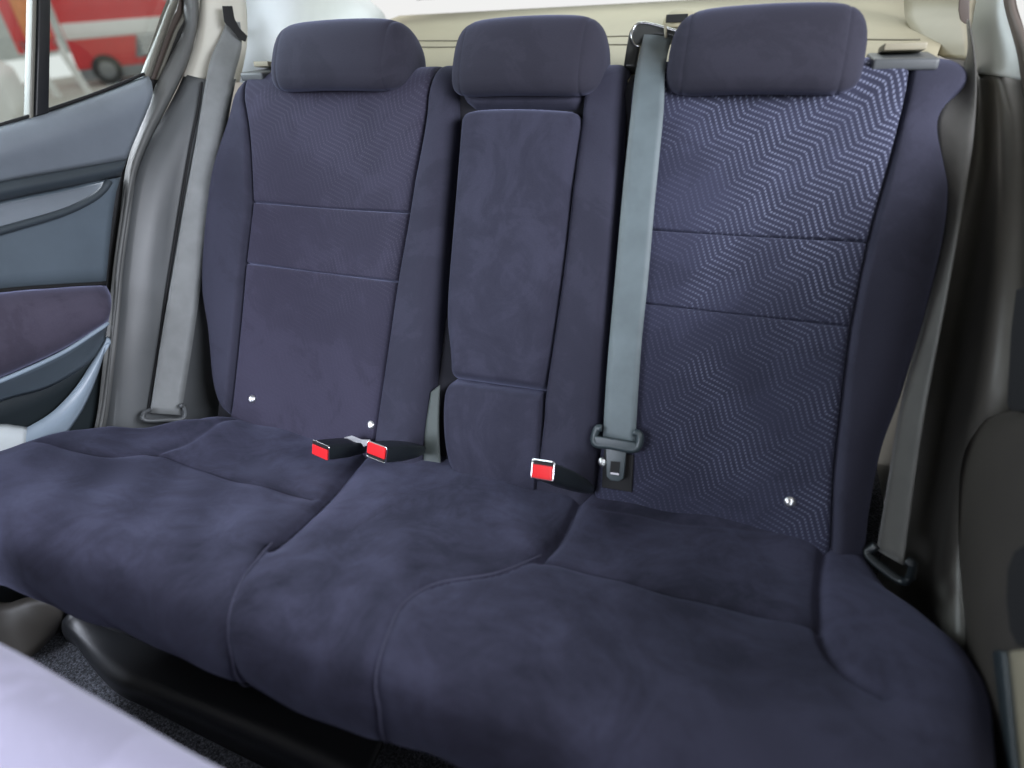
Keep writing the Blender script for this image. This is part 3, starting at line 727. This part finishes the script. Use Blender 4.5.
# grey lower side trim between the seal and the seat back
tA = [(184, 74), (176, 92), (162, 118), (146, 147), (135, 177), (127, 215), (120, 265), (115, 310), (110, 350), (104, 410), (100, 450)]
tM = [(196, 77), (189, 100), (178, 130), (168, 165), (158, 205), (149, 255), (142, 305), (135, 350), (128, 412), (124, 450)]
tB = [(206, 79), (200, 110), (193, 145), (186, 185), (178, 235), (170, 285), (163, 330), (157, 370), (149, 420), (146, 450)]
tC = [(236, 79), (230, 110), (224, 145), (218, 185), (214, 235), (214, 285), (217, 330), (222, 370), (230, 420), (232, 450)]
strip('trim_3', [dr(tA, -.716), dr(tM, -.690), dr(tB, -.676), dr(tC, -.640)], M['grey'], thick=.006)
link('trim_3_gap', tube_mesh(dr([(202, 82), (198, 110), (191, 145), (184, 185), (175, 240), (167, 290), (159, 345), (148, 412)], -.672), .0022, 6, n=50), M['black'], bpy.data.objects['trim_3']).name = 'panel_gap'
# cream pillar trim above it, round to the back window
pA = [(190, -60), (199, -20), (199, 12), (195, 40), (184, 76)]
pB = [(205, -60), (212, -20), (214, 15), (213, 45), (206, 79)]
pC = [(240, -60), (244, -20), (247, 15), (247, 45), (240, 82)]
strip('trim_4', [dr(pA, -.712), dr(pB, -.690), dr(pC, -.668)], M['cream'], thick=.006)
pD = [on_y(a, b, .55) for a, b in ((300, -60), (300, -20), (300, 15), (300, 45), (300, 90))]
pE = [on_y(a, b, .95) for a, b in ((352, -60), (362, -20), (370, 0), (384, 14), (392, 40))]
loftp = strip('trim_5', [dr(pC, -.668), pD, pE], M['white'], thick=.006)
# slot the belt comes out of
sl = slab('belt_slot', [on_x(a, b, X) for a, b, X in ((222, 6, -.660), (232, 6, -.652), (234, 18, -.648), (239, 28, -.642), (247, 36, -.636), (245, 42, -.636), (238, 38, -.642), (229, 27, -.652), (224, 22, -.658))], (.004, -.003, 0), M['black'], None, .001)
tag(sl, 'black slot in the pale pillar trim where the grey belt comes out', 'belt slot')

# ================================================================== RIGHT SIDE
def ry(pts, Y): return [on_y(a, b, Y) for a, b in pts]
# beige trim piece low on the pillar behind the right seat
strip('trim_6', [[on_y(a, b, y) for a, b, y in ((904, -30, .80), (904, 5, .74), (906, 20, .68), (914, 33, .62), (926, 47, .55), (940, 56, .50))],
                 [on_y(a, b, y) for a, b, y in ((930, -30, .72), (930, 0, .68), (934, 15, .63), (940, 28, .57), (948, 42, .51), (953, 56.5, .47))],
                 [on_y(a, b, y) for a, b, y in ((972, -30, .60), (970, 0, .58), (970, 15, .55), (969, 28, .51), (969, 42, .47), (967, 57, .44))]], M['tan'], thick=.01)
slot = slab('belt_slot', [on_y(a, b, .50) for a, b in ((959, -6), (969, -6), (969, 22), (965, 24), (960, 20), (958, 10))], (0, -.004, 0), M['brown'], None, .001)
tag(slot, 'dark belt slot in the beige trim above the chevron seat back', 'belt slot')
# pale pillar trim and dark lower trim
strip('trim_7', [[on_x(a, b, .665) for a, b in ((966, -30), (967, 5), (970, 30), (975, 55), (978, 74))], [on_x(a, b, .662) for a, b in ((985, -30), (986, 5), (990, 30), (995, 55), (998, 76))], [on_x(a, b, .668) for a, b in ((1001, -30), (1004, 5), (1012, 35), (1017, 55), (1021, 80))]], M['white'], thick=.008)
strip('trim_8', [[on_x(a, b, .668) for a, b in ((1001, -30), (1004, 5), (1012, 35), (1017, 55), (1021, 80), (1030, 140))], [on_x(a, b, .660) for a, b in ((1006, -30), (1009, 5), (1016, 30), (1022, 55), (1028, 80), (1040, 140))], [on_x(a, b, .668) for a, b in ((1012, -30), (1015, 5), (1024, 30), (1032, 55), (1040, 80), (1055, 140))]], M['brown'], thick=.01)
lowA = [(970, 60), (968, 110), (962, 170), (950, 240), (935, 310), (915, 400), (900, 480), (880, 560), (872, 620)]
lowB = [(978, 72), (982, 120), (980, 190), (972, 260), (962, 330), (946, 400), (934, 470), (920, 560), (915, 640)]
lowC = [(1000, 75), (1004, 120), (1004, 190), (1000, 260), (994, 330), (984, 400), (968, 460), (960, 560), (962, 650)]
lowD = [(1022, 79), (1034, 120), (1036, 190), (1034, 260), (1030, 330), (1018, 410), (985, 470), (970, 560), (972, 660)]
strip('trim_9', [[on_x(a, b, .640) for a, b in lowA], [on_x(a, b, .668) for a, b in lowB], [on_x(a, b, .664) for a, b in lowC], [on_x(a, b, .70) for a, b in lowD]], M['rtrim'], thick=.008)
DR = bpy.data.objects.new('door_2', None); COL.objects.link(DR); DR.empty_display_size = .05; DR.location = (.68, -.1, -.1); DR.matrix_world = Matrix.Translation(Vector((.68, -.1, -.1))); tag(DR, 'dark rear door beside the shaded cushion end, only its trim edge and pull pocket showing', None, None, 'structure')
dA = [(1030, 408), (1010, 411), (990, 417), (974, 430), (962, 450), (957, 480), (957, 540), (962, 600), (967, 660), (975, 740), (985, 830)]
dB = [(1034, 425), (1014, 426), (996, 432), (982, 444), (972, 462), (966, 490), (966, 540), (970, 600), (976, 660), (986, 740), (996, 830)]
dC = [(1060, 500), (1050, 510), (1035, 520), (1020, 530), (1010, 545), (1004, 565), (1000, 590), (1000, 620), (1006, 660), (1015, 740), (1025, 830)]
dD = [(1120, 560), (1110, 570), (1090, 580), (1080, 590), (1075, 600), (1070, 610), (1068, 620), (1068, 650), (1070, 680), (1080, 760), (1090, 840)]
loft('door_panel', [dr(dA, .672), dr(dB, .650), dr(dC, .640), dr(dD, .640)], M['rdoor'], DR, thick=.02)
slab('pull_pocket', [on_x(a, b, .636) for a, b in ((1030, 545), (1018, 552), (1011, 570), (1010, 600), (1013, 630), (1020, 645), (1040, 648))], (-.003, 0, 0), M['black'], DR, .001)
loft('lower_trim', [dr([(1008, 652), (1012, 690), (1016, 730), (1022, 790)], .632), dr([(1024, 650), (1030, 690), (1034, 730), (1040, 790)], .622), dr([(1060, 650), (1066, 690), (1070, 730), (1076, 790)], .625)], M['tan'], DR, thick=.01)
loft('trim_band', [dr([(991, 652), (995, 690), (1000, 730), (1006, 790)], .645), dr([(999, 650), (1004, 690), (1009, 730), (1014, 790)], .630), dr([(1008, 652), (1012, 690), (1016, 730), (1022, 790)], .634)], M['doorpocket'], DR, thick=.01)
slab('latch_cover', [on_x(a, b, .66) for a, b in ((1017, 330), (1022, 290), (1050, 280), (1050, 414), (1016, 411), (1013, 405))], (-.006, 0, 0), M['black'], DR, .002)

# ================================================================== FLOOR, UNDERSEAT, SILL, FRONT SEAT
FZ = -.235
o = box('floor', (-.74, -1.5, FZ-.03), (.74, .5, FZ), M['carpet'], None, 0); tag(o, kind='structure')
us = link('underseat_panel', grid_mesh(np.array([[(x, y, z) for x in np.linspace(-.55, .66, 20)] for y, z in smooth([(-.30, FZ), (-.36, FZ+.05), (-.395, FZ+.12), (-.40, FZ+.20), (-.39, .01)], 14)])), M['dark'])
us.modifiers.new('thickness', 'SOLIDIFY').thickness = .006
tag(us, 'black plastic panel under the front of the rear cushion', 'panel')
rail = [on_z(a, b, z) for a, b, z in ((66, 614, -.12), (75, 628, -.14), (90, 648, -.16), (112, 668, -.17), (150, 690, -.175), (210, 715, -.175), (280, 745, -.175), (360, 785, -.175))]
lip = [on_z(a, b, FZ) for a, b in ((66, 640), (80, 650), (96, 672), (118, 694), (155, 712), (205, 738), (270, 770), (340, 800))]
rl = loft('floor_moulding', [[p+np.array([0, .22, .03]) for p in rail], [p+np.array([0, .05, -.004]) for p in rail], rail, [(np.array(a)+np.array(b))/2+np.array([0, -.006, .004]) for a, b in zip(rail, lip)], lip], M['dark'], None, 60, .004)
tag(rl, 'black curved plastic moulding between the carpet and the cushion front', 'moulding')
sillp = [[on_z(a, b, -.10) for a, b in ((-60, 560), (0, 575), (12, 600), (20, 590))], [on_z(a, b, -.115) for a, b in ((-60, 590), (0, 603), (25, 598), (58, 598))], [on_z(a, b, -.14) for a, b in ((-60, 620), (0, 625), (35, 615), (64, 612))], [on_z(a, b, -.20) for a, b in ((-60, 700), (0, 668), (32, 656), (66, 625))]]
sp_ = loft('sill_trim', [sillp[1], sillp[2], sillp[3]], M['rdoor'], None, 30, .01); sp_.name = 'trim_10'; tag(sp_, kind='structure')

# front seat shoulder, close to the camera
fs = thing('front_seat', 'front seat shoulder, strong light painted in as pale lavender, blurred, close in the lower corner', 'seat', (-.1, -.62, -.2))
def front_seat():
    c = on_z(60, 800, .33); out = []
    a0, a1 = on_z(-60, 600, .30), on_z(230, 800, .30)
    a0, a1 = Vector(a0), Vector(a1)
    return a0, a1
def fsz(a, b, z): return on_z(a, b, z)
rows = []
edge = [(-220, 545), (-90, 598), (0, 641), (60, 676), (110, 705), (160, 735), (215, 765), (300, 810), (380, 860)]
ZF = .26
E0 = [np.array(on_z(a, b, ZF)) for a, b in edge]
cen = np.array([-.18, -.95, ZF])
for k, (ins, dz) in enumerate(((.004, -.45), (.0, -.25), (.0, -.08), (.004, -.03), (.015, .0), (.04, .018), (.09, .028), (.16, .03))):
    rows.append([p + np.append((cen-p)[:2]/np.linalg.norm((cen-p)[:2]), 0)*ins + np.array([0, 0, dz-.004]) for p in E0])
loft('seat_shoulder', rows, M['lavender'], fs, 50, .01)

# ================================================================== BODY SHELL (keeps the daylight to the windows)
o = box('ceiling', (-.64, -1.3, .985), (.64, .80, 1.01), M['roof'], None, .005); tag(o, kind='structure')
o = box('wall_right', (.70, -1.5, -.3), (.73, .95, .55), M['rtrim'], None, .004); tag(o, kind='structure')
o = box('wall_left', (-.80, -1.3, -.3), (-.765, .95, .44), M['doordark'], None, .004); tag(o, kind='structure')
o = box('wall_back', (-.68, .455, -.26), (.68, .48, .40), M['black'], None, .004); tag(o, kind='structure')

o = box('wall_front_blocker', (-.74, -1.56, -.3), (.74, -1.5, .58), M['doordark'], None, .01); tag(o, kind='structure')  # unseen front wall, added and raised to block light from ahead
for k, sx in enumerate((-1, 1)):  # unseen door pillars, added to block light on the cushion
    o = box(f'trim_{11+k}', (sx*.715-.025, -.92, -.3), (sx*.715+.025, -.70, .985), M['cream'], None, .015); tag(o, kind='structure')

# ================================================================== OUTSIDE
GZ = -.62
gp_ = box('ground', (-16, -6, GZ-.05), (6, 14, GZ), M['ground'], None, 0); tag(gp_, kind='structure')
P0 = on_z(100, 86, GZ); ES = np.array([.625, .78, 0]); ED = np.array([-.78, .625, 0]); EZ = np.array([0, 0, 1.0])
def lp3(s, d, z, o=None): return (P0 if o is None else o) + ES*s + ED*d + EZ*z
def side_body(name, outline, depth, mat, parent, o=None, d0=0.0, bevel=.06):
    return slab(name, [lp3(s_, d0, z_, o) for s_, z_ in outline], ED*depth, mat, parent, bevel)
def wheel(s_, d0, rad, o, parent):
    c = lp3(s_, d0, rad, o); n = 28
    w_ = slab('wheel', [c+ES*(rad*math.cos(2*math.pi*k/n))+EZ*(rad*math.sin(2*math.pi*k/n)) for k in range(n)], ED*.22, M['tyre'], parent, .02)
    slab('hub_cap', [c-ED*.01+ES*(rad*.55*math.cos(2*math.pi*k/n))+EZ*(rad*.55*math.sin(2*math.pi*k/n)) for k in range(n)], ED*.03, M['grille'], w_, .005)
van = thing('van', 'red van with a white stripe parked outside, seen blurred through the door window', 'van', tuple(P0))
side_body('body', [(-.28, .30), (1.75, .30), (1.85, .5), (1.9, 1.25), (1.7, 1.5), (1.3, 2.2), (-.28, 2.3)], 1.8, M['vanred'], van)
side_body('stripe', [(-.26, .86), (1.86, .86), (1.87, 1.14), (-.26, 1.14)], .03, M['vanwhite'], van, None, -.02, .005)
side_body('grille', [(.85, .45), (1.8, .45), (1.8, .86), (1.0, .86)], .03, M['grille'], van, None, -.025, .005)
for k in range(4): side_body('slat', [(1.0, .52+k*.09), (1.75, .52+k*.09), (1.75, .56+k*.09), (1.02, .56+k*.09)], .02, M['vanwhite'], van, None, -.035, .003)
side_body('bumper', [(-.25, .12), (1.86, .12), (1.88, .32), (-.25, .32)], .04, M['grille'], van, None, -.04, .01)
wheel(.25, -.05, .28, None, van)
sg = thing('sign_stand', 'red sign board with orange panel on white splayed legs, blurred outside the window', 'sign stand', tuple(lp3(-1.1, -1.5, 0)))
side_body('board', [(-1.0, .75), (-.35, .75), (-.35, 2.2), (-1.0, 2.2)], .06, M['vanred'], sg, None, -1.5, .01)
side_body('panel', [(-.80, .95), (-.42, .95), (-.42, 1.6), (-.80, 1.6)], .02, M['orange'], sg, None, -1.53, .004)
for a0, a1 in ((-.95, -.75), (-.45, -.25)):
    side_body('leg', [(a0, .95), (a0+.12, .95), (a1+.12, 0), (a1, 0)], .08, M['vanwhite'], sg, None, -1.5, .01)
CO = on_z(40, 165, GZ)
car = thing('car', 'white car parked outside, only its end showing blurred behind the window divider bar', 'car', tuple(CO))
side_body('body', [(-4.1, .28), (-.1, .28), (.02, .5), (.0, .82), (-.15, .95), (-1.1, 1.0), (-1.9, 1.45), (-3.2, 1.45), (-4.0, .95), (-4.1, .6)], 1.6, M['vanwhite'], car, CO)
side_body('side_window', [(-1.25, 1.0), (-1.95, 1.37), (-3.1, 1.37), (-3.6, 1.0)], .02, M['tyre'], car, CO, -.01, .004)
for q in (-.75, -3.3): wheel(q, -.04, .31, CO, car)
wl = box('wall_street', (-26, -6, GZ), (-25.5, 40, 7), M['wall'], None, 0); tag(wl, kind='structure')

# ================================================================== LIGHT
w = bpy.data.worlds.new('daylight'); SC.world = w; w.use_nodes = True
bg_ = w.node_tree.nodes['Background']; bg_.inputs[0].default_value = (.97, .97, .96, 1); bg_.inputs[1].default_value = .74
def area(name, loc, target, sx, sy, power, col, spread=180):
    d = bpy.data.lights.new(name, 'AREA'); d.shape = 'RECTANGLE'; d.size = sx; d.size_y = sy; d.energy = power; d.color = col; d.spread = math.radians(spread)
    o = bpy.data.objects.new(name, d); COL.objects.link(o); o.location = loc
    o.rotation_euler = (Vector(target)-Vector(loc)).to_track_quat('-Z', 'Y').to_euler(); return o
area('side_window_daylight', (-1.3, .1, .98), (.5, .3, .45), 1.2, .5, 9, (.84, .91, 1), 110)
area('far_window_daylight', (1.5, -.60, 1.10), (-.35, .05, .2), 1.0, .5, 42, (.86, .90, 1))
area('rear_window_daylight', (0, 1.45, 1.35), (0, .3, .3), 1.2, .6, 8, (.97, .98, 1))
area('windscreen_daylight', (-.75, -1.75, 1.2), (-.55, -.1, .15), .9, .6, 9, (.80, .86, 1), 60)

cam = bpy.data.cameras.new('camera'); co = bpy.data.objects.new('camera', cam); COL.objects.link(co)
cam.sensor_fit = 'HORIZONTAL'; cam.sensor_width = 36; cam.lens = 36*F/1024; cam.clip_start = .02
mw = Matrix.Identity(4)
for k, v in enumerate((RX, UX, -FX)):
    for i in range(3): mw[i][k] = v[i]
for i in range(3): mw[i][3] = CAM[i]
co.matrix_world = mw; SC.camera = co
cam.dof.use_dof = True; cam.dof.focus_distance = 1.03; cam.dof.aperture_fstop = 1.9
SC.view_settings.view_transform = 'Standard'; SC.view_settings.look = 'None'
SC.view_settings.exposure = 0.30; SC.view_settings.gamma = 1.0; SC.view_settings.use_curve_mapping = False
